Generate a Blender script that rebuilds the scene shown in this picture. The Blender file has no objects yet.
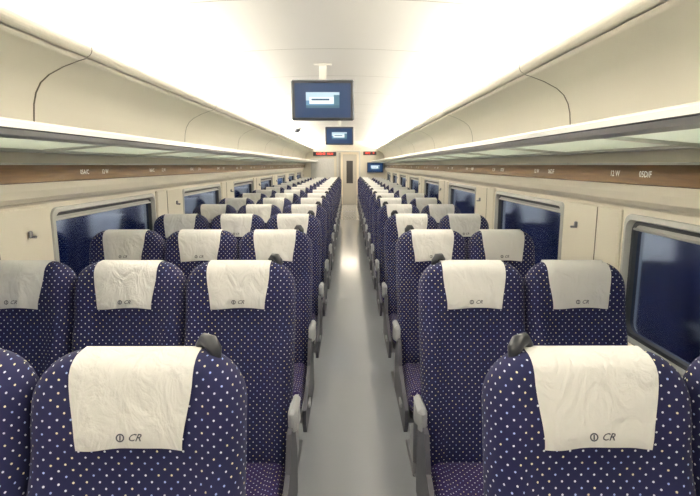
import bpy, math, random
from mathutils import Vector, Matrix
random.seed(4)
sc = bpy.context.scene
COL = sc.collection
H = 1.58          # eye height
XC = -0.125       # car centre line relative to camera
Y0, Y1 = -2.6, 17.4

# ------------------------------------------------------------------ materials
def mat(name, col, rough=0.5, metal=0.0, spec=0.5, emit=None, es=0.0, bump=0.0, bscale=200, var=0.0, coat=0.0):
    m = bpy.data.materials.new(name); m.use_nodes = True
    nt = m.node_tree; b = nt.nodes['Principled BSDF']
    b.inputs['Base Color'].default_value = (*col, 1)
    b.inputs['Roughness'].default_value = rough
    b.inputs['Metallic'].default_value = metal
    b.inputs['Specular IOR Level'].default_value = spec
    b.inputs['Coat Weight'].default_value = coat
    if emit:
        b.inputs['Emission Color'].default_value = (*emit, 1)
        b.inputs['Emission Strength'].default_value = es
    tc = nt.nodes.new('ShaderNodeTexCoord')
    nz = nt.nodes.new('ShaderNodeTexNoise'); nz.inputs['Scale'].default_value = bscale
    nt.links.new(tc.outputs['Object'], nz.inputs['Vector'])
    if bump:
        bp = nt.nodes.new('ShaderNodeBump'); bp.inputs['Strength'].default_value = bump
        bp.inputs['Distance'].default_value = 0.002
        nt.links.new(nz.outputs['Fac'], bp.inputs['Height'])
        nt.links.new(bp.outputs['Normal'], b.inputs['Normal'])
    if var:
        n2 = nt.nodes.new('ShaderNodeTexNoise'); n2.inputs['Scale'].default_value = 3.0
        nt.links.new(tc.outputs['Object'], n2.inputs['Vector'])
        mx = nt.nodes.new('ShaderNodeMix'); mx.data_type = 'RGBA'
        mx.inputs[6].default_value = (*[c*(1-var) for c in col], 1)
        mx.inputs[7].default_value = (*[min(1, c*(1+var)) for c in col], 1)
        nt.links.new(n2.outputs['Fac'], mx.inputs[0])
        nt.links.new(mx.outputs[2], b.inputs['Base Color'])
    return m

def fabric(name, base, purple):
    m = bpy.data.materials.new(name); m.use_nodes = True
    nt = m.node_tree; N = nt.nodes; L = nt.links
    b = N['Principled BSDF']; b.inputs['Roughness'].default_value = 0.85
    b.inputs['Specular IOR Level'].default_value = 0.2
    b.inputs['Sheen Weight'].default_value = 0.06
    uv = N.new('ShaderNodeUVMap'); uv.uv_map = 'UVMap'
    mp = N.new('ShaderNodeMapping'); mp.inputs['Rotation'].default_value = (0, 0, math.radians(45))
    s = 1/0.0182
    mp.inputs['Scale'].default_value = (s, s, s)
    L.new(uv.outputs[0], mp.inputs[0])
    fl = N.new('ShaderNodeVectorMath'); fl.operation = 'FLOOR'; L.new(mp.outputs[0], fl.inputs[0])
    fr = N.new('ShaderNodeVectorMath'); fr.operation = 'SUBTRACT'
    L.new(mp.outputs[0], fr.inputs[0]); L.new(fl.outputs[0], fr.inputs[1])
    sub = N.new('ShaderNodeVectorMath'); sub.operation = 'SUBTRACT'; sub.inputs[1].default_value = (.5, .5, 0)
    L.new(fr.outputs[0], sub.inputs[0])
    ln = N.new('ShaderNodeVectorMath'); ln.operation = 'LENGTH'; L.new(sub.outputs[0], ln.inputs[0])
    lt = N.new('ShaderNodeMath'); lt.operation = 'LESS_THAN'; lt.inputs[1].default_value = 0.12
    L.new(ln.outputs['Value'], lt.inputs[0])
    wn = N.new('ShaderNodeTexWhiteNoise'); L.new(fl.outputs[0], wn.inputs[0])
    rp = N.new('ShaderNodeValToRGB'); rp.color_ramp.interpolation = 'CONSTANT'
    e = rp.color_ramp.elements
    e[0].position = 0; e[0].color = (.76, .78, .84, 1)
    e[1].position = .55; e[1].color = (.84, .76, .48, 1)
    x = e.new(.78); x.color = (.38, .48, .78, 1)
    L.new(wn.outputs['Value'], rp.inputs[0])
    tc = N.new('ShaderNodeTexCoord')
    nz = N.new('ShaderNodeTexNoise'); nz.inputs['Scale'].default_value = 9
    L.new(tc.outputs['Object'], nz.inputs[0])
    bm = N.new('ShaderNodeMix'); bm.data_type = 'RGBA'
    bm.inputs[6].default_value = (*base, 1); bm.inputs[7].default_value = (*purple, 1)
    L.new(nz.outputs['Fac'], bm.inputs[0])
    mx = N.new('ShaderNodeMix'); mx.data_type = 'RGBA'
    L.new(lt.outputs[0], mx.inputs[0]); L.new(bm.outputs[2], mx.inputs[6]); L.new(rp.outputs[0], mx.inputs[7])
    L.new(mx.outputs[2], b.inputs['Base Color'])
    n3 = N.new('ShaderNodeTexNoise'); n3.inputs['Scale'].default_value = 500
    L.new(uv.outputs[0], n3.inputs[0])
    bp = N.new('ShaderNodeBump'); bp.inputs['Strength'].default_value = .3; bp.inputs['Distance'].default_value = .001
    L.new(n3.outputs['Fac'], bp.inputs['Height']); L.new(bp.outputs[0], b.inputs['Normal'])
    return m

M = {}
M['fab'] = fabric('navy_dotted_fabric', (.013, .017, .058), (.021, .019, .080))
M['fabc'] = fabric('light_cast_dotted_fabric', (.020, .015, .075), (.034, .018, .095))  # cushion copy of the fabric, purple cast of the lighting put into its colour
m = mat('white_headrest_cloth', (.69, .68, .66), .9, spec=.2, var=.05)
nt = m.node_tree; N = nt.nodes; L = nt.links
oi = N.new('ShaderNodeObjectInfo'); tc = N.new('ShaderNodeTexCoord')
ad = N.new('ShaderNodeVectorMath'); ad.operation = 'ADD'
L.new(tc.outputs['Object'], ad.inputs[0]); L.new(oi.outputs['Random'], ad.inputs[1])
mp = N.new('ShaderNodeMapping'); mp.inputs['Scale'].default_value = (1.0, 1, .6); L.new(ad.outputs[0], mp.inputs[0])
nz = N.new('ShaderNodeTexNoise'); nz.inputs['Scale'].default_value = 16; nz.inputs['Detail'].default_value = 4; nz.inputs['Distortion'].default_value = 1.2
L.new(mp.outputs[0], nz.inputs[0])
b1 = N.new('ShaderNodeBump'); b1.inputs['Strength'].default_value = .8; b1.inputs['Distance'].default_value = .016
L.new(nz.outputs['Fac'], b1.inputs['Height'])
n4 = N.new('ShaderNodeTexNoise'); n4.inputs['Scale'].default_value = 450; L.new(tc.outputs['Object'], n4.inputs[0])
bb_ = N.new('ShaderNodeBump'); bb_.inputs['Strength'].default_value = .3; bb_.inputs['Distance'].default_value = .001
L.new(n4.outputs['Fac'], bb_.inputs['Height']); L.new(b1.outputs[0], bb_.inputs['Normal'])
L.new(bb_.outputs[0], N['Principled BSDF'].inputs['Normal'])
M['cloth'] = m
M['ink'] = mat('logo_ink', (.07, .07, .09), .7)
M['grip'] = mat('dark_grip_plastic', (.028, .030, .036), .32)
M['arm'] = mat('armrest_grey_plastic', (.38, .39, .41), .45)
M['shell'] = mat('seat_shell_plastic', (.07, .07, .09), .5)
M['metal'] = mat('seat_frame_metal', (.30, .30, .32), .35, metal=.8)
M['cream'] = mat('cream_wall_panel', (.78, .73, .62), .42, var=.02)
M['bin'] = mat('cream_bin_panel', (.81, .765, .67), .38, var=.02)
M['ceil'] = mat('ceiling_panel', (.84, .82, .765), .5, var=.01)
M['seam'] = mat('panel_seam', (.14, .12, .09), .7)
M['seamc'] = mat('ceiling_seam', (.40, .38, .33), .7)
M['alu'] = mat('brushed_aluminium', (.62, .62, .60), .32, metal=.75, bump=.05, bscale=80)
M['dark'] = mat('dark_rubber', (.03, .032, .04), .5)
M['frame'] = mat('window_frame_grey', (.42, .42, .40), .4)
M['bezel'] = mat('monitor_bezel', (.13, .15, .18), .35)
M['led'] = mat('led_text', (.6, .6, .55), .5, emit=(.95, .95, .85), es=.25)
M['redled'] = mat('red_led', (.6, .03, .02), .5, emit=(1, .06, .02), es=1.3)

m = mat('brown_wood_strip', (.16, .10, .05), .5)
nt = m.node_tree
wv = nt.nodes.new('ShaderNodeTexNoise'); wv.inputs['Scale'].default_value = 14
mp = nt.nodes.new('ShaderNodeMapping'); mp.inputs['Scale'].default_value = (4, .35, 6)
tc = nt.nodes.new('ShaderNodeTexCoord')
nt.links.new(tc.outputs['Object'], mp.inputs[0]); nt.links.new(mp.outputs[0], wv.inputs[0])
rp = nt.nodes.new('ShaderNodeValToRGB'); rp.color_ramp.elements[0].color = (.085, .042, .013, 1); rp.color_ramp.elements[1].color = (.24, .13, .045, 1)
nt.links.new(wv.outputs['Fac'], rp.inputs[0]); nt.links.new(rp.outputs[0], nt.nodes['Principled BSDF'].inputs['Base Color'])
M['wood'] = m

M['floor'] = mat('grey_vinyl_floor', (.38, .40, .43), .13, spec=.9)

m = bpy.data.materials.new('frosted_rack_glass'); m.use_nodes = True
nt = m.node_tree; nt.nodes.clear()
o = nt.nodes.new('ShaderNodeOutputMaterial')
d = nt.nodes.new('ShaderNodeBsdfDiffuse'); d.inputs[0].default_value = (.82, .90, .84, 1)
t = nt.nodes.new('ShaderNodeBsdfTranslucent'); t.inputs[0].default_value = (.92, .98, .94, 1)
g = nt.nodes.new('ShaderNodeBsdfGlossy'); g.inputs['Roughness'].default_value = .25
a = nt.nodes.new('ShaderNodeMixShader'); a.inputs[0].default_value = .78
b2 = nt.nodes.new('ShaderNodeMixShader'); b2.inputs[0].default_value = .08
nt.links.new(d.outputs[0], a.inputs[1]); nt.links.new(t.outputs[0], a.inputs[2])
nt.links.new(a.outputs[0], b2.inputs[1]); nt.links.new(g.outputs[0], b2.inputs[2])
nt.links.new(b2.outputs[0], o.inputs[0])
M['glass'] = m

m = bpy.data.materials.new('tinted_window_glass'); m.use_nodes = True
nt = m.node_tree; nt.nodes.clear()
o = nt.nodes.new('ShaderNodeOutputMaterial')
t = nt.nodes.new('ShaderNodeBsdfTransparent'); t.inputs[0].default_value = (.75, .85, .95, 1)
g = nt.nodes.new('ShaderNodeBsdfGlossy'); g.inputs['Roughness'].default_value = .12; g.inputs[0].default_value = (.50, .62, .95, 1)
fz = nt.nodes.new('ShaderNodeFresnel'); fz.inputs[0].default_value = 1.22
b2 = nt.nodes.new('ShaderNodeMixShader')
nt.links.new(fz.outputs[0], b2.inputs[0]); nt.links.new(t.outputs[0], b2.inputs[1]); nt.links.new(g.outputs[0], b2.inputs[2])
nt.links.new(b2.outputs[0], o.inputs[0])
M['wglass'] = m

m = bpy.data.materials.new('video_screen'); m.use_nodes = True
nt = m.node_tree; N = nt.nodes; L = nt.links; b = N['Principled BSDF']
b.inputs['Base Color'].default_value = (.01, .015, .03, 1); b.inputs['Roughness'].default_value = .25
uv = N.new('ShaderNodeUVMap'); uv.uv_map = 'UVMap'
sp = N.new('ShaderNodeSeparateXYZ'); L.new(uv.outputs[0], sp.inputs[0])
def mth(op, a_, b_):
    x = N.new('ShaderNodeMath'); x.operation = op
    for i, q in enumerate((a_, b_)):
        if isinstance(q, (int, float)): x.inputs[i].default_value = q
        else: L.new(q, x.inputs[i])
    return x.outputs[0]
def rng(sock, lo, hi): return mth('MULTIPLY', mth('GREATER_THAN', sock, lo), mth('LESS_THAN', sock, hi))
U, V = sp.outputs[0], sp.outputs[1]
def rect(u0, u1, v0, v1): return mth('MULTIPLY', rng(U, u0, u1), rng(V, v0, v1))
def over(col, mask, base):
    q = N.new('ShaderNodeMix'); q.data_type = 'RGBA'; L.new(mask, q.inputs[0]); q.inputs[7].default_value = (*col, 1)
    if isinstance(base, tuple): q.inputs[6].default_value = (*base, 1)
    else: L.new(base, q.inputs[6])
    return q.outputs[2]
c_ = over((.10, .22, .34), rect(.20, .80, .28, .74), (.012, .034, .085))
c_ = over((.42, .55, .60), rect(.20, .80, .50, .74), c_)      # sky
c_ = over((.70, .76, .76), rect(.26, .70, .40, .60), c_)      # white train in the video
c_ = over((.03, .07, .12), rect(.30, .62, .50, .55), c_)
c_ = over((.05, .12, .16), rect(.20, .80, .28, .36), c_)
c_ = over((.08, .16, .20), rect(.70, .80, .36, .66), c_)
L.new(c_, b.inputs['Emission Color']); b.inputs['Emission Strength'].default_value = .9
M['screen'] = m

# ------------------------------------------------------------------ builder
class B:
    def __init__(s): s.v = []; s.f = []; s.m = []; s.uv = []; s.sm = []; s.mats = []
    def mi(s, k):
        if k not in s.mats: s.mats.append(k)
        return s.mats.index(k)
    def face(s, idx, k, uvs=None, smooth=False):
        s.f.append(idx); s.m.append(s.mi(k)); s.sm.append(smooth)
        s.uv.append(uvs or [(s.v[i][0], s.v[i][2]) for i in idx])
    def grid(s, P, k, UV=None, smooth=True, flip=False):
        R, C = len(P), len(P[0]); base = len(s.v)
        for r in P: s.v.extend([tuple(p) for p in r])
        if UV is None:
            UV = [[(0, 0)]*C for _ in range(R)]
            vv = 0
            for i in range(R):
                if i: vv += (Vector(P[i][C//2])-Vector(P[i-1][C//2])).length
                uu = 0; row = []
                for j in range(C):
                    if j: uu += (Vector(P[i][j])-Vector(P[i][j-1])).length
                    row.append((uu, vv))
                mid = row[C//2][0]
                UV[i] = [(a-mid, c) for a, c in row]
        for i in range(R-1):
            for j in range(C-1):
                q = [(i, j), (i, j+1), (i+1, j+1), (i+1, j)]
                if flip: q.reverse()
                s.face([base+a*C+c for a, c in q], k, [UV[a][c] for a, c in q], smooth)
    def box(s, c, d, k, bev=0.0, mtx=None):
        hx, hy, hz = d[0]/2, d[1]/2, d[2]/2
        b = min(bev, hx*.9, hy*.9, hz*.9)
        base = len(s.v)
        if b <= 0:
            for sx in (-1, 1):
                for sy in (-1, 1):
                    for sz in (-1, 1): s.v.append((sx*hx, sy*hy, sz*hz))
            fs = [(0, 1, 3, 2), (4, 6, 7, 5), (0, 4, 5, 1), (2, 3, 7, 6), (0, 2, 6, 4), (1, 5, 7, 3)]
        else:
            idx = {}
            for sx in (-1, 1):
                for sy in (-1, 1):
                    for sz in (-1, 1):
                        for ax in range(3):
                            p = [sx*(hx-b), sy*(hy-b), sz*(hz-b)]
                            p[ax] = (sx*hx, sy*hy, sz*hz)[ax]
                            idx[(sx, sy, sz, ax)] = len(s.v)-base; s.v.append(tuple(p))
            fs = []
            for ax in range(3):
                o1, o2 = [i for i in range(3) if i != ax]
                for sg in (-1, 1):
                    q = []
                    for a_, b_ in ((-1, -1), (1, -1), (1, 1), (-1, 1)):
                        t = [0, 0, 0]; t[ax] = sg; t[o1] = a_; t[o2] = b_; q.append(idx[(*t, ax)])
                    fs.append(tuple(q))
            for ax in range(3):
                o1, o2 = [i for i in range(3) if i != ax]
                for s1 in (-1, 1):
                    for s2 in (-1, 1):
                        t = [0, 0, 0]; t[o1] = s1; t[o2] = s2
                        t[ax] = -1; a1 = idx[(*t, o1)]; a2 = idx[(*t, o2)]
                        t[ax] = 1; b1 = idx[(*t, o1)]; b3 = idx[(*t, o2)]
                        fs.append((a1, b1, b3, a2))
            for sx in (-1, 1):
                for sy in (-1, 1):
                    for sz in (-1, 1): fs.append(tuple(idx[(sx, sy, sz, a)] for a in range(3)))
        for i in range(base, len(s.v)):
            p = Vector(s.v[i])
            if mtx: p = mtx @ p
            s.v[i] = tuple(p+Vector(c))
        for q in fs: s.face([base+i for i in q], k)
    def extrude(s, prof, y0, y1, k, side=1, closed=True, smooth=False, xc=XC):
        n = len(prof)
        base = len(s.v)
        for y in (y0, y1):
            for o_, h_ in prof: s.v.append((xc+side*o_, y, h_))
        rngn = n if closed else n-1
        for i in range(rngn):
            j = (i+1) % n
            s.face([base+i, base+j, base+n+j, base+n+i], k, None, smooth)
        if closed:
            s.face([base+i for i in range(n)], k); s.face([base+n+i for i in reversed(range(n))], k)
    def tube(s, pts, r, k, seg=8):
        base = len(s.v); n = len(pts); P = [Vector(p) for p in pts]
        for i, p in enumerate(P):
            t = (P[min(i+1, n-1)]-P[max(i-1, 0)]).normalized()
            u = t.orthogonal().normalized() if i == 0 else (u - t*u.dot(t)).normalized()
            w = t.cross(u)
            rr = r[i] if isinstance(r, (list, tuple)) else r
            for a in range(seg):
                an = 2*math.pi*a/seg
                s.v.append(tuple(p+(u*math.cos(an)+w*math.sin(an))*rr))
        for i in range(n-1):
            for a in range(seg):
                c = (a+1) % seg
                s.face([base+i*seg+a, base+i*seg+c, base+(i+1)*seg+c, base+(i+1)*seg+a], k, None, True)
        s.face([base+a for a in reversed(range(seg))], k, None, True)
        s.face([base+(n-1)*seg+a for a in range(seg)], k, None, True)
    def raw(s, vs, fs, k):
        base = len(s.v); s.v.extend([tuple(v) for v in vs])
        for q in fs: s.face([base+i for i in q], k)
    def mesh(s, name):
        me = bpy.data.meshes.new(name)
        me.from_pydata(s.v, [], s.f)
        for k in s.mats: me.materials.append(M[k])
        me.polygons.foreach_set('material_index', s.m)
        me.polygons.foreach_set('use_smooth', s.sm)
        ul = me.uv_layers.new(name='UVMap')
        flat = [c for q in s.uv for p in q for c in p]
        ul.data.foreach_set('uv', flat)
        import bmesh
        bm = bmesh.new(); bm.from_mesh(me)
        bmesh.ops.remove_doubles(bm, verts=bm.verts, dist=1e-5)
        bmesh.ops.recalc_face_normals(bm, faces=bm.faces)
        bm.to_mesh(me); bm.free()
        me.update(); return me
    def obj(s, name, loc=(0, 0, 0), parent=None):
        return link(s.mesh(name), name, loc, parent)
def link(me, name, loc=(0, 0, 0), parent=None):
    ob = bpy.data.objects.new(name, me); COL.objects.link(ob); ob.location = loc
    if parent: ob.parent = parent
    return ob

def textmesh(txt, size, shear=0.0):
    cu = bpy.data.curves.new('t', 'FONT'); cu.body = txt; cu.size = size; cu.shear = shear
    cu.align_x = 'CENTER'; cu.align_y = 'CENTER'; cu.resolution_u = 2; cu.offset = size*.012
    ob = bpy.data.objects.new('t', cu); COL.objects.link(ob)
    bpy.context.view_layer.update()
    me = bpy.data.meshes.new_from_object(ob.evaluated_get(bpy.context.evaluated_depsgraph_get()))
    vs = [v.co.copy() for v in me.vertices]; fs = [tuple(p.vertices) for p in me.polygons]
    bpy.data.objects.remove(ob); bpy.data.curves.remove(cu); bpy.data.meshes.remove(me)
    return vs, fs
def sstep(a, b, x):
    t = max(0, min(1, (x-a)/(b-a))); return t*t*(3-2*t)

# ------------------------------------------------------------------ seat
def pad(bld, W, L, rc, r, ff, bf, mp_, k, nx=18, taper=None):
    S = [0, .004, .012, .026, .045]
    n = 14
    S += [.045+(L-rc-.045)*i/n for i in range(1, n+1)]
    S += [L-rc+rc*math.sin(math.radians(a)) for a in (12, 24, 36, 48, 58, 67, 75, 82, 90)]
    A = [math.sin(math.pi/2*(-1+2*j/nx)) for j in range(nx+1)]
    F, K = [], []
    for s in S:
        w = W if not taper else W*taper(s)
        hw = w if s <= L-rc else w-rc+math.sqrt(max(0, rc*rc-(s-(L-rc))**2))
        rf, rk = [], []
        for a in A:
            x = a*hw
            q1, q2 = abs(x)-(w-rc), s-(L-rc)
            d = (rc-math.hypot(q1, q2)) if (q1 > 0 and q2 > 0) else min(w-abs(x), L-s)
            d = max(0, min(d, s)) if s < .05 else max(0, d)
            e = math.sqrt(max(0, 1-(1-min(d/r, 1))**2))
            rf.append(mp_(x, s, -ff(x, s)*e)); rk.append(mp_(x, s, bf(x, s)*e))
        F.append(rf); K.append(rk)
    bld.grid(F, k); bld.grid(K, k, flip=True)

REC = math.radians(14)
LB = 0.80
ZB = 1.20-LB*math.cos(REC)
def back_map(x, s, t):
    y = -math.sin(REC)*(LB-s) + t*math.cos(REC)
    z = ZB + s*math.cos(REC) - t*math.sin(REC)
    return (x, y, z)
def make_ff(W):
    def ff(x, s):
        ax = abs(x)/W
        v = .042
        v += .036*sstep(.50, .80, ax)*(1-sstep(.50, .64, s))
        v += .016*math.exp(-((s-.22)/.10)**2)*(1-ax)
        v += .022*sstep(.56, .64, s)*(1-sstep(.68, .95, ax)*.2)
        v += .014*sstep(.60, .85, ax)*sstep(.55, .66, s)
        return v
    return ff

logo_v, logo_f = textmesh('CR', .020, .4)
def seat_parts(W, aisle, arms):
    b = B(); ff = make_ff(W)
    pad(b, W, LB, .105, .05, ff, lambda x, s: .045, back_map, 'fab', taper=lambda s: .955+.045*sstep(.1, .55, s))
    m4 = Matrix.Rotation(-REC, 3, 'X')
    c = back_map(0, .36, .055); b.box(c, (W*1.6, .03, .56), 'shell', .012, m4)
    c = back_map(0, .42, .078); b.box(c, (W*1.5, .02, .26), 'arm', .008, m4)
    yb = back_map(0, .08, -.05)[1]
    wc = W-.018
    def cmap(x, s, t): return (x, yb+.04-s, .405-t + .02*s)
    def cf(x, s): return .055+.018*sstep(.6, .85, abs(x)/wc)+.008*sstep(.3, .45, s)
    pad(b, wc, .50, .06, .05, cf, lambda x, s: .055, cmap, 'fabc')
    b.box((0, yb-.19, .335), (W*1.7, .40, .04), 'shell', .012)
    b.box((0, yb-.10, .305), (W*2-.004, .05, .045), 'metal', .01)
    b.box((0, yb-.34, .305), (W*2-.004, .05, .045), 'metal', .01)
    for sx in ((-.6, .6) if aisle else (0,)):
        b.box((sx*W, yb-.22, .15), (.045, .16, .28), 'metal', .012)
        b.box((sx*W, yb-.22, .012), (.07, .34, .024), 'metal', .008)
    b.tube([(-W*.8, yb+.20, .16), (W*.8, yb+.20, .16)], .013, 'metal', 8)
    for sx in (-1, 1):
        b.tube([(sx*W*.8, yb+.20, .16), (sx*W*.8, yb-.02, .30)], .010, 'metal', 6)
    for ax in arms:
        wd = .034
        y_a = back_map(0, .30, 0)[1]
        b.box((ax, y_a-.055, .668), (wd, .16, .034), 'arm', .012, Matrix.Rotation(math.radians(-3), 3, 'X'))
        b.box((ax, y_a-.125, .640), (wd, .026, .085), 'arm', .011)
        b.box((ax, y_a+.01, .61), (wd*.8, .06, .10), 'arm', .012)
    if aisle:
        x = aisle*(W-.004)
        prof = [(.10, .27), (.11, .45), (.05, .56), (-.02, .62), (-.08, .62), (-.14, .50), (-.36, .43), (-.45, .40), (-.46, .33), (-.42, .27)]
        base = len(b.v)
        for dx in (-.009, .009):
            for py, pz in prof: b.v.append((x+dx, yb+py, pz))
        n = len(prof)
        for i in range(n):
            j = (i+1) % n; b.face([base+i, base+j, base+n+j, base+n+i], 'shell')
        b.face([base+i for i in range(n)], 'shell'); b.face([base+n+i for i in range(n)][::-1], 'shell')
        b.box((x+aisle*.014, yb-.30, .37), (.012, .08, .025), 'arm', .004)
    seat_me = b.mesh('passenger_seat')

    cv = B()
    off = .004
    CL = .188
    hwc = .122
    cols = [hwc*(-1+2*j/14) for j in range(15)]
    def surf(x, s, front=True, o_=off):
        q1, q2 = abs(x)-(W-.105), s-(LB-.105)
        d = (.105-math.hypot(q1, q2)) if (q1 > 0 and q2 > 0) else min(W-abs(x), LB-s)
        e = math.sqrt(max(0, 1-(1-min(max(d, 0)/.05, 1))**2))
        return back_map(x, s, -(ff(x, s)*e+o_) if front else .045*e+o_)
    rows = []
    for dd in [CL, .180, .165, .14, .115, .09, .065, .045, .03, .018, .009, .003, 0]:
        s = LB-dd
        depth = 1-dd/CL
        rr = []
        for j, x in enumerate(cols):
            xx = x*(.88+.12*sstep(0, .75, depth)) + .003*math.sin(x*40+s*10)*(1-depth)
            o_ = off+.0035*(1-depth)*(math.sin(x*55)+1)
            p = list(surf(xx, min(s, LB-.0001), True, o_))
            if dd == 0: p = list(back_map(xx, LB, 0)); p[2] += off
            p[2] += .0035*math.sin(x*24+1)*(1-depth)
            rr.append(p)
        rows.append(rr)
    for s in [LB-.003, LB-.012, LB-.03, LB-.06, LB-.12, LB-.17]:
        rows.append([surf(x, s, False, .014 if s < LB-.05 else off) for x in cols])
    cv.grid(rows, 'cloth')
    ls = LB-.163
    def place(vx, vz): return Vector(surf(vx+.004, ls+vz, True, .0122))
    cv.raw([place(v.x+.010, v.y) for v in logo_v], logo_f, 'ink')
    rg = []; fs = []
    for i in range(16):
        a = 2*math.pi*i/16
        for r in (.0056, .0084): rg.append(place(-.017+r*math.cos(a), r*math.sin(a)))
    for i in range(16):
        j = (i+1) % 16; fs.append((2*i, 2*j, 2*j+1, 2*i+1))
    cv.raw(rg, fs, 'ink')
    cv.raw([place(-.0185, -.005), place(-.0155, -.005), place(-.0155, .005), place(-.0185, .005)], [(0, 1, 2, 3)], 'ink')
    cover_me = cv.mesh('headrest_cover')
    grip_me = None
    if aisle:
        g = B(); s_ = aisle
        def gp(x, s, t): return back_map(s_*x, s, t)
        x1 = W-.085
        g.tube([gp(x1-.020, LB-.03, .01), gp(x1-.015, LB+.006, .004), gp(x1-.004, LB+.018, -.006), gp(x1+.010, LB+.014, -.015), gp(x1+.021, LB-.001, -.020), gp(x1+.026, LB-.022, -.018)],
               [.009, .012, .0145, .016, .0145, .008], 'grip', 12)
        grip_me = g.mesh('grab_handle')
    return seat_me, cover_me, grip_me

LS = .2165; RA = .209; RW = .196
types = {
 'la': seat_parts(LS, 1, [LS+.004, -LS-.003]),
 'lm': seat_parts(LS, 0, [-LS-.003]),
 'lw': seat_parts(LS, 0, [-LS+.01]),
 'ra': seat_parts(RA, -1, [-RA-.004, RA+.003]),
 'rw': seat_parts(RW, 0, [RW-.01]),
}
pos = [('lw', -1.298), ('lm', -.863), ('la', -.428), ('ra', .488), ('rw', .897)]
ROWS = 16
for i in range(ROWS):
    y = 1.02+.98*i
    for k, x in pos:
        s, c, g = types[k]
        so = link(s, 'passenger_seat', (x, y, 0))
        co = link(c, 'headrest_cover', (0, 0, 0), so)
        if i: co.rotation_euler = (0, 0, math.radians(random.uniform(-.7, .7)))
        if g: link(g, 'grab_handle', (0, 0, 0), so)

# ------------------------------------------------------------------ shell
b = B(); b.box((XC, (Y0+Y1)/2, -.03), (2.96, Y1-Y0, .06), 'floor'); b.obj('floor')

cp = [(0, 2.375), (.25, 2.372), (.5, 2.362), (.75, 2.345), (.95, 2.325), (1.1, 2.30), (1.22, 2.27), (1.32, 2.23), (1.40, 2.17), (1.44, 2.10), (1.45, 2.02)]
full = [(-o_, h_) for o_, h_ in reversed(cp)]+cp[1:]
b = B(); b.extrude(full, Y0, Y1, 'ceil', closed=False, smooth=True)
fl_ = [(o_, h_+.06) for o_, h_ in full]
b.extrude(fl_, Y0, Y1, 'ceil', closed=False, smooth=True)
for k in range(18):
    y = .45+1.075*k
    sp_ = [(o_, h_-.0015) for o_, h_ in full]
    b.extrude(sp_, y, y+.008, 'seamc', closed=False)
b.obj('ceiling')

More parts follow.
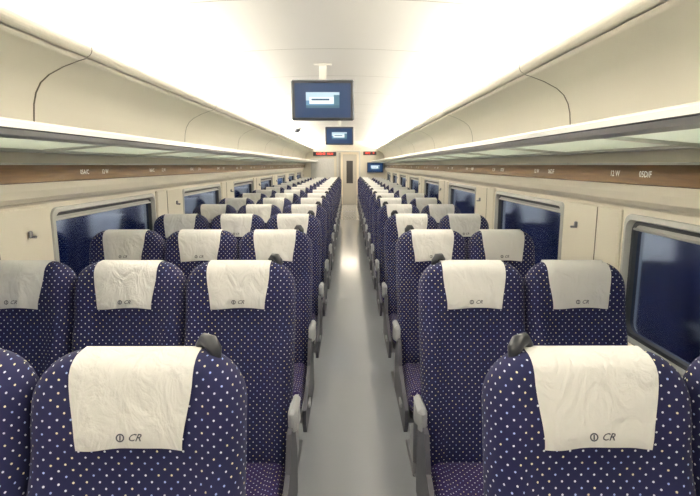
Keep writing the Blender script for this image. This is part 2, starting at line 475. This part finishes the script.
WT, WB = 1.335, .78
PER, WL = 2.11, 1.38
def walls(side, wstart, seamstart, nm, widx):
    b = B()
    up = [(1.36, 1.68), (1.36, 1.50), (1.365, 1.46), (1.375, 1.425), (1.395, 1.402), (1.42, 1.395), (1.428, 1.385), (1.428, WT), (1.50, WT), (1.50, 1.68)]
    b.extrude(up, Y0, Y1, 'cream', side)
    lo = [(1.428, WB), (1.405, WB-.012), (1.39, WB-.03), (1.39, .16), (1.36, .13), (1.36, 0), (1.50, 0), (1.50, WB)]
    b.extrude(lo, Y0, Y1, 'cream', side)
    ws = []
    y = wstart
    while y > Y0: y -= PER
    cur = Y0
    while cur < Y1:
        a0, a1 = y, y+WL
        if a0 > cur: b.extrude([(1.428, WB), (1.428, WT), (1.50, WT), (1.50, WB)], cur, min(a0, Y1), 'cream', side)
        if a0 < Y1-.2 and a1 > Y0: ws.append((max(a0, Y0), min(a1, Y1-.05)))
        cur = max(a1, Y0) if a1 > Y0 else cur
        y += PER
    for a0, a1 in ws:
        c0, c1 = a1+.05, a1+PER-WL-.05
        if c1 < Y1:
            b.box((XC+side*1.420, (c0+c1)/2, (1.375+.80)/2), (.022, c1-c0, .575), 'cream', .008)
            b.box((XC+side*1.4075, (c0+c1)/2-.10, (1.375+.80)/2), (.002, .006, .56), 'seam')
            b.box((XC+side*1.400, (c0+c1)/2+.12, 1.25), (.016, .022, .035), 'metal', .005)
            b.box((XC+side*1.385, (c0+c1)/2+.12, 1.238), (.03, .012, .012), 'metal', .004)
    b.obj('wall_'+nm)
    for a0, a1 in ws:
        w = B()
        cy, cz = (a0+a1)/2, (WT+WB)/2
        def ring(hw0, hh0, r0, hw1, hh1, r1, xa, xb, k):
            P = []
            for (hw, hh, r, xo) in ((hw0, hh0, r0, xa), (hw1, hh1, r1, xb)):
                row = []
                for (cx, cy_, st) in ((1, 1, 0), (-1, 1, 90), (-1, -1, 180), (1, -1, 270)):
                    for t_ in range(7):
                        an = math.radians(st+15*t_)
                        row.append((XC+side*xo, cy+cx*(hw-r)+r*math.cos(an), cz+cy_*(hh-r)+r*math.sin(an)))
                row.append(row[0]); P.append(row)
            w.grid(P, k, smooth=False)
        hw, hh = (a1-a0)/2, (WT-WB)/2
        ring(hw+.025, hh+.025, .05, hw+.021, hh+.021, .05, 1.43, 1.418, 'frame')
        ring(hw+.021, hh+.021, .05, hw+.000, hh+.000, .05, 1.418, 1.414, 'frame')
        ring(hw, hh, .05, hw-.008, hh-.008, .05, 1.414, 1.44, 'frame')
        ring(hw-.008, hh-.008, .05, hw-.024, hh-.024, .05, 1.44, 1.442, 'dark')
        ring(hw-.024, hh-.024, .05, hw-.028, hh-.028, .05, 1.442, 1.462, 'dark')
        ring(hw+.02, hh+.02, .02, hw-.028, hh-.028, .05, 1.462, 1.462, 'dark')
        w.raw([(XC+side*1.460, a0, WB), (XC+side*1.460, a1, WB), (XC+side*1.460, a1, WT), (XC+side*1.460, a0, WT)], [(0, 1, 2, 3)], 'wglass')
        w.box((XC+side*1.445, cy, WT-.025), (.006, (a1-a0)-.05, .035), 'frame')
        w.box((XC+side*1.440, cy, WT-.045), (.012, (a1-a0)-.05, .010), 'alu', .003)
        w.obj('window_%d' % widx[0]); widx[0] += 1
    t = B()
    t.extrude([(1.345, 1.500), (1.345, 1.580), (1.36, 1.584), (1.36, 1.496)], Y0, Y1, 'wood', side)
    t.extrude([(1.340, 1.580), (1.340, 1.588), (1.36, 1.590), (1.36, 1.580)], Y0, Y1, 'alu', side)
    for i in range(17):
        y = (2.98 if side < 0 else 2.22)+.98*(i-2)
        for dy, txt in ((-.12, '%02dA/C' % (i+3) if side < 0 else '%02dD/F' % (i+3)), (.12, '12 W')):
            vs, fs = textmesh(txt, .036)
            if side < 0: P = [(XC-1.344, y+dy+v.x, 1.541+v.y) for v in vs]
            else: P = [(XC+1.344, y+dy-v.x, 1.541+v.y) for v in vs]
            t.raw(P, fs, 'led')
    t.obj('trim_%d' % (1 if side < 0 else 2))
    fp = [(1.345, 1.655), (1.340, 1.78), (1.332, 1.86), (1.318, 1.91), (1.292, 1.955), (1.25, 1.99), (1.18, 2.025), (1.11, 2.05), (1.075, 2.060)]
    rail = []
    for a in range(-100, -281, -18):
        rail.append((1.072+.030*math.cos(math.radians(a)), 2.100+.034*math.sin(math.radians(a))))
    tr = [(1.10, 2.13), (1.13, 2.095), (1.20, 2.075), (1.45, 2.075), (1.48, 2.0), (1.48, 1.655)]
    p = B()
    p.extrude(fp+[(1.10, 2.075)]+tr, Y0, Y1, 'bin', side, smooth=False)
    for q in range(len(p.f)): p.sm[q] = q < len(fp)-1
    p.extrude(rail+[(1.10, 2.13), (1.10, 2.072)], Y0, Y1, 'bin', side)
    y = seamstart-2.2*2
    while y < Y1:
        if y > Y0:
            se = [(o_-.0025, h_-.0008) for o_, h_ in fp]
            W_ = .013
            for i in range(len(se)-1):
                (o1, h1), (o2, h2) = se[i], se[i+1]
                p.raw([(XC+side*o1, y, h1), (XC+side*o1, y+W_, h1), (XC+side*o2, y+W_, h2), (XC+side*o2, y, h2)], [(0, 1, 2, 3)], 'seam')
            rs = [(1.072+.0315*math.cos(math.radians(a)), 2.100+.0355*math.sin(math.radians(a))) for a in range(-100, -281, -18)]
            p.extrude(rs, y, y+W_*.5, 'seam', side, closed=False)
        y += 2.2
    p.obj('luggage_bin_panel')
    r = B()
    r.extrude([(.935, 1.682), (1.34, 1.648), (1.34, 1.653), (.935, 1.687)], Y0, Y1, 'glass', side)
    lip = [(.905, 1.672), (.898, 1.690), (.902, 1.712), (.918, 1.722), (.935, 1.716), (.938, 1.700), (.945, 1.690), (.985, 1.686), (.985, 1.672), (.94, 1.664), (.92, 1.662)]
    r.extrude(lip, Y0, Y1, 'alu', side)
    r.extrude([(.8985, 1.688), (.897, 1.693), (.904, 1.693), (.904, 1.688)], Y0, Y1, 'dark', side)
    r.extrude([(1.31, 1.640), (1.345, 1.636), (1.345, 1.665), (1.31, 1.665)], Y0, Y1, 'alu', side)
    y = seamstart-2.2*2
    while y < Y1:
        for yy in (y, y+1.1):
            if Y0 < yy < Y1-.03:
                r.extrude([(.95, 1.670), (1.34, 1.635), (1.34, 1.668), (.95, 1.695)], yy, yy+.022, 'alu', side)
        y += 2.2
    r.obj('luggage_rack')
    for i in range(5):
        ln = (Y1-Y0)/5
        ld = bpy.data.lights.new('cove_light', 'AREA'); ld.shape = 'RECTANGLE'
        ld.size = .06; ld.size_y = ln-.02; ld.energy = 58; ld.color = (1, .955, .87)
        lo_ = bpy.data.objects.new('cove_light', ld); COL.objects.link(lo_)
        lo_.location = (XC+side*1.25, Y0+ln*(i+.5), 2.10)
        lo_.rotation_euler = (0, math.pi-side*math.radians(20), 0)
widx = [1]
walls(-1, 2.66, 2.42, 'left', widx)
walls(1, 3.07, 2.83, 'right', widx)

def endwall(y, nm, door=True):
    b = B(); dx0, dx1, dz = -.36, .36, 2.02
    if door:
        b.box(((-1.6+dx0)/2, y+.04, 1.2), (dx0+1.6, .08, 2.5), 'cream')
        b.box(((1.35+dx1)/2, y+.04, 1.2), (1.35-dx1, .08, 2.5), 'cream')
        b.box(((dx0+dx1)/2, y+.04, (dz+2.45)/2), (dx1-dx0, .08, 2.45-dz), 'cream')
    else:
        b.box((XC, y+.04, 1.2), (3.0, .08, 2.5), 'cream')
    b.obj(nm)
endwall(Y1, 'wall_far'); endwall(Y0-.08, 'wall_back', False)
d = B()
for x in (-.375, .375): d.box((x, Y1-.005, 1.01), (.05, .11, 2.06), 'alu', .008)
d.box((0, Y1-.005, 2.035), (.80, .11, .05), 'alu', .008)
d.box((-.30, Y1+.05, 1.0), (.08, .02, 2.0), 'frame', .005)
d.obj('door_1')
v = B()
v.box((0, Y1+1.73, -.03), (1.9, 3.3, .06), 'floor'); v.obj('floor_vestibule')
v = B()
v.box((-.62, Y1+1.73, 1.1), (.06, 3.2, 2.3), 'cream'); v.box((.62, Y1+1.73, 1.1), (.06, 3.2, 2.3), 'cream')
v.box((0, Y1+3.35, 1.1), (1.3, .06, 2.3), 'cream'); v.obj('wall_vestibule')
v = B(); v.box((0, Y1+1.73, 2.24), (1.3, 3.3, .05), 'ceil'); v.obj('ceiling_vestibule')
v = B(); v.box((0.05, Y1+3.29, 1.0), (.56, .04, 2.0), 'frame', .01); v.box((0.05, Y1+3.265, 1.30), (.26, .01, .9), 'dark', .004)
v.box((.26, Y1+3.25, 1.05), (.02, .03, .25), 'alu', .005)
v.obj('door_2')
ld = bpy.data.lights.new('vestibule_lamp', 'AREA'); ld.shape = 'RECTANGLE'; ld.size = .9; ld.size_y = 2.4; ld.energy = 24; ld.color = (1, .88, .72)
lo_ = bpy.data.objects.new('vestibule_lamp', ld); COL.objects.link(lo_); lo_.location = (0, Y1+1.6, 2.2)

p = B(); p.box((-.88, Y1-.020, 1.47), (.74, .012, .60), 'cloth', .004); p.box((-.88, Y1-.007, 1.47), (.78, .012, .64), 'alu', .004); p.obj('notice_board')
p = B(); p.box((-.80, Y1-.031, 1.95), (.78, .06, .14), 'dark', .01)
vs, fs = textmesh('CAR 03  18:24', .095); p.raw([(-.80+v_.x, Y1-.064, 1.95+v_.y) for v_ in vs], fs, 'redled'); p.obj('led_sign')
p = B(); p.box((.72, Y1-.031, 1.97), (.44, .06, .12), 'dark', .01)
vs, fs = textmesh('WC   >', .10); p.raw([(.72+v_.x, Y1-.064, 1.97+v_.y) for v_ in vs], fs, 'redled'); p.obj('led_sign')

def monitor(x, y, z, w=.50, h=.315, nm='ceiling_monitor', zt=2.372, hang=True):
    b = B(); t = Matrix.Rotation(math.radians(6), 3, 'X')
    b.box((0, 0, 0), (w, .045, h), 'bezel', .012, t)
    b.box((0, .03, 0), (w*.8, .03, h*.8), 'shell', .01, t)
    b.box(tuple(t @ Vector((0, -.0235, 0))), (w-.02, .004, h-.02), 'dark', .002, t)
    hw, hh = w/2-.028, h/2-.026
    base = len(b.v)
    for a, c in ((-hw, -hh), (hw, -hh), (hw, hh), (-hw, hh)): b.v.append(tuple(t @ Vector((a, -.0265, c))))
    b.face([base, base+1, base+2, base+3], 'screen', [(0, 0), (1, 0), (1, 1), (0, 1)])
    if hang:
        b.box((0, .03, (h/2+zt-z)/2), (.06, .03, zt-z-h/2+.02), 'ceil', .008)
        b.box((0, .03, zt-z-.006), (.14, .10, .010), 'ceil', .003)
    else:
        b.box((0, .06, 0), (.1, .08, .1), 'shell', .006)
    b.obj(nm, (x, y, z))
monitor(-.205, 4.2, 2.09)
monitor(-.16, 9.2, 2.09)
monitor(.90, Y1-.1, 1.50, .55, .34, 'wall_monitor', hang=False)
c = B(); pts = []
for i in range(7):
    a = math.radians(90*i/6); r_ = .085*math.cos(a); z_ = -.08*math.sin(a)
    pts.append([(r_*math.cos(2*math.pi*j/16), r_*math.sin(2*math.pi*j/16), z_) for j in range(17)])
c.grid(pts, 'dark')
c.tube([(0, 0, -.002), (0, 0, .03)], .10, 'frame', 20)
c.obj('dome_camera', (-1.06, 10.6, 2.30))

# ------------------------------------------------------------------ world : blue dusk with streaky noise bands
w = bpy.data.worlds.new('dusk'); sc.world = w; w.use_nodes = True
nt = w.node_tree; N = nt.nodes; L = nt.links; bg = N['Background']
tc = N.new('ShaderNodeTexCoord'); mp = N.new('ShaderNodeMapping'); mp.inputs['Scale'].default_value = (2, 2, 26)
L.new(tc.outputs['Generated'], mp.inputs[0])
nz = N.new('ShaderNodeTexNoise'); nz.inputs['Scale'].default_value = 1.3; L.new(mp.outputs[0], nz.inputs[0])
rp = N.new('ShaderNodeValToRGB'); rp.color_ramp.elements[0].position = .42; rp.color_ramp.elements[0].color = (.008, .019, .060, 1)
rp.color_ramp.elements[1].position = .76; rp.color_ramp.elements[1].color = (.14, .21, .36, 1)
L.new(nz.outputs['Fac'], rp.inputs[0]); L.new(rp.outputs[0], bg.inputs[0]); bg.inputs[1].default_value = 1.0

sc.view_settings.view_transform = 'Standard'
sc.view_settings.exposure = 0.76

# ------------------------------------------------------------------ camera
cd = bpy.data.cameras.new('camera'); cd.sensor_width = 36; cd.lens = 26.07; cd.clip_start = .02
co = bpy.data.objects.new('camera', cd); COL.objects.link(co)
co.location = (0, 0, H); co.rotation_euler = (math.radians(90-9.3), 0, -.003)
sc.camera = co
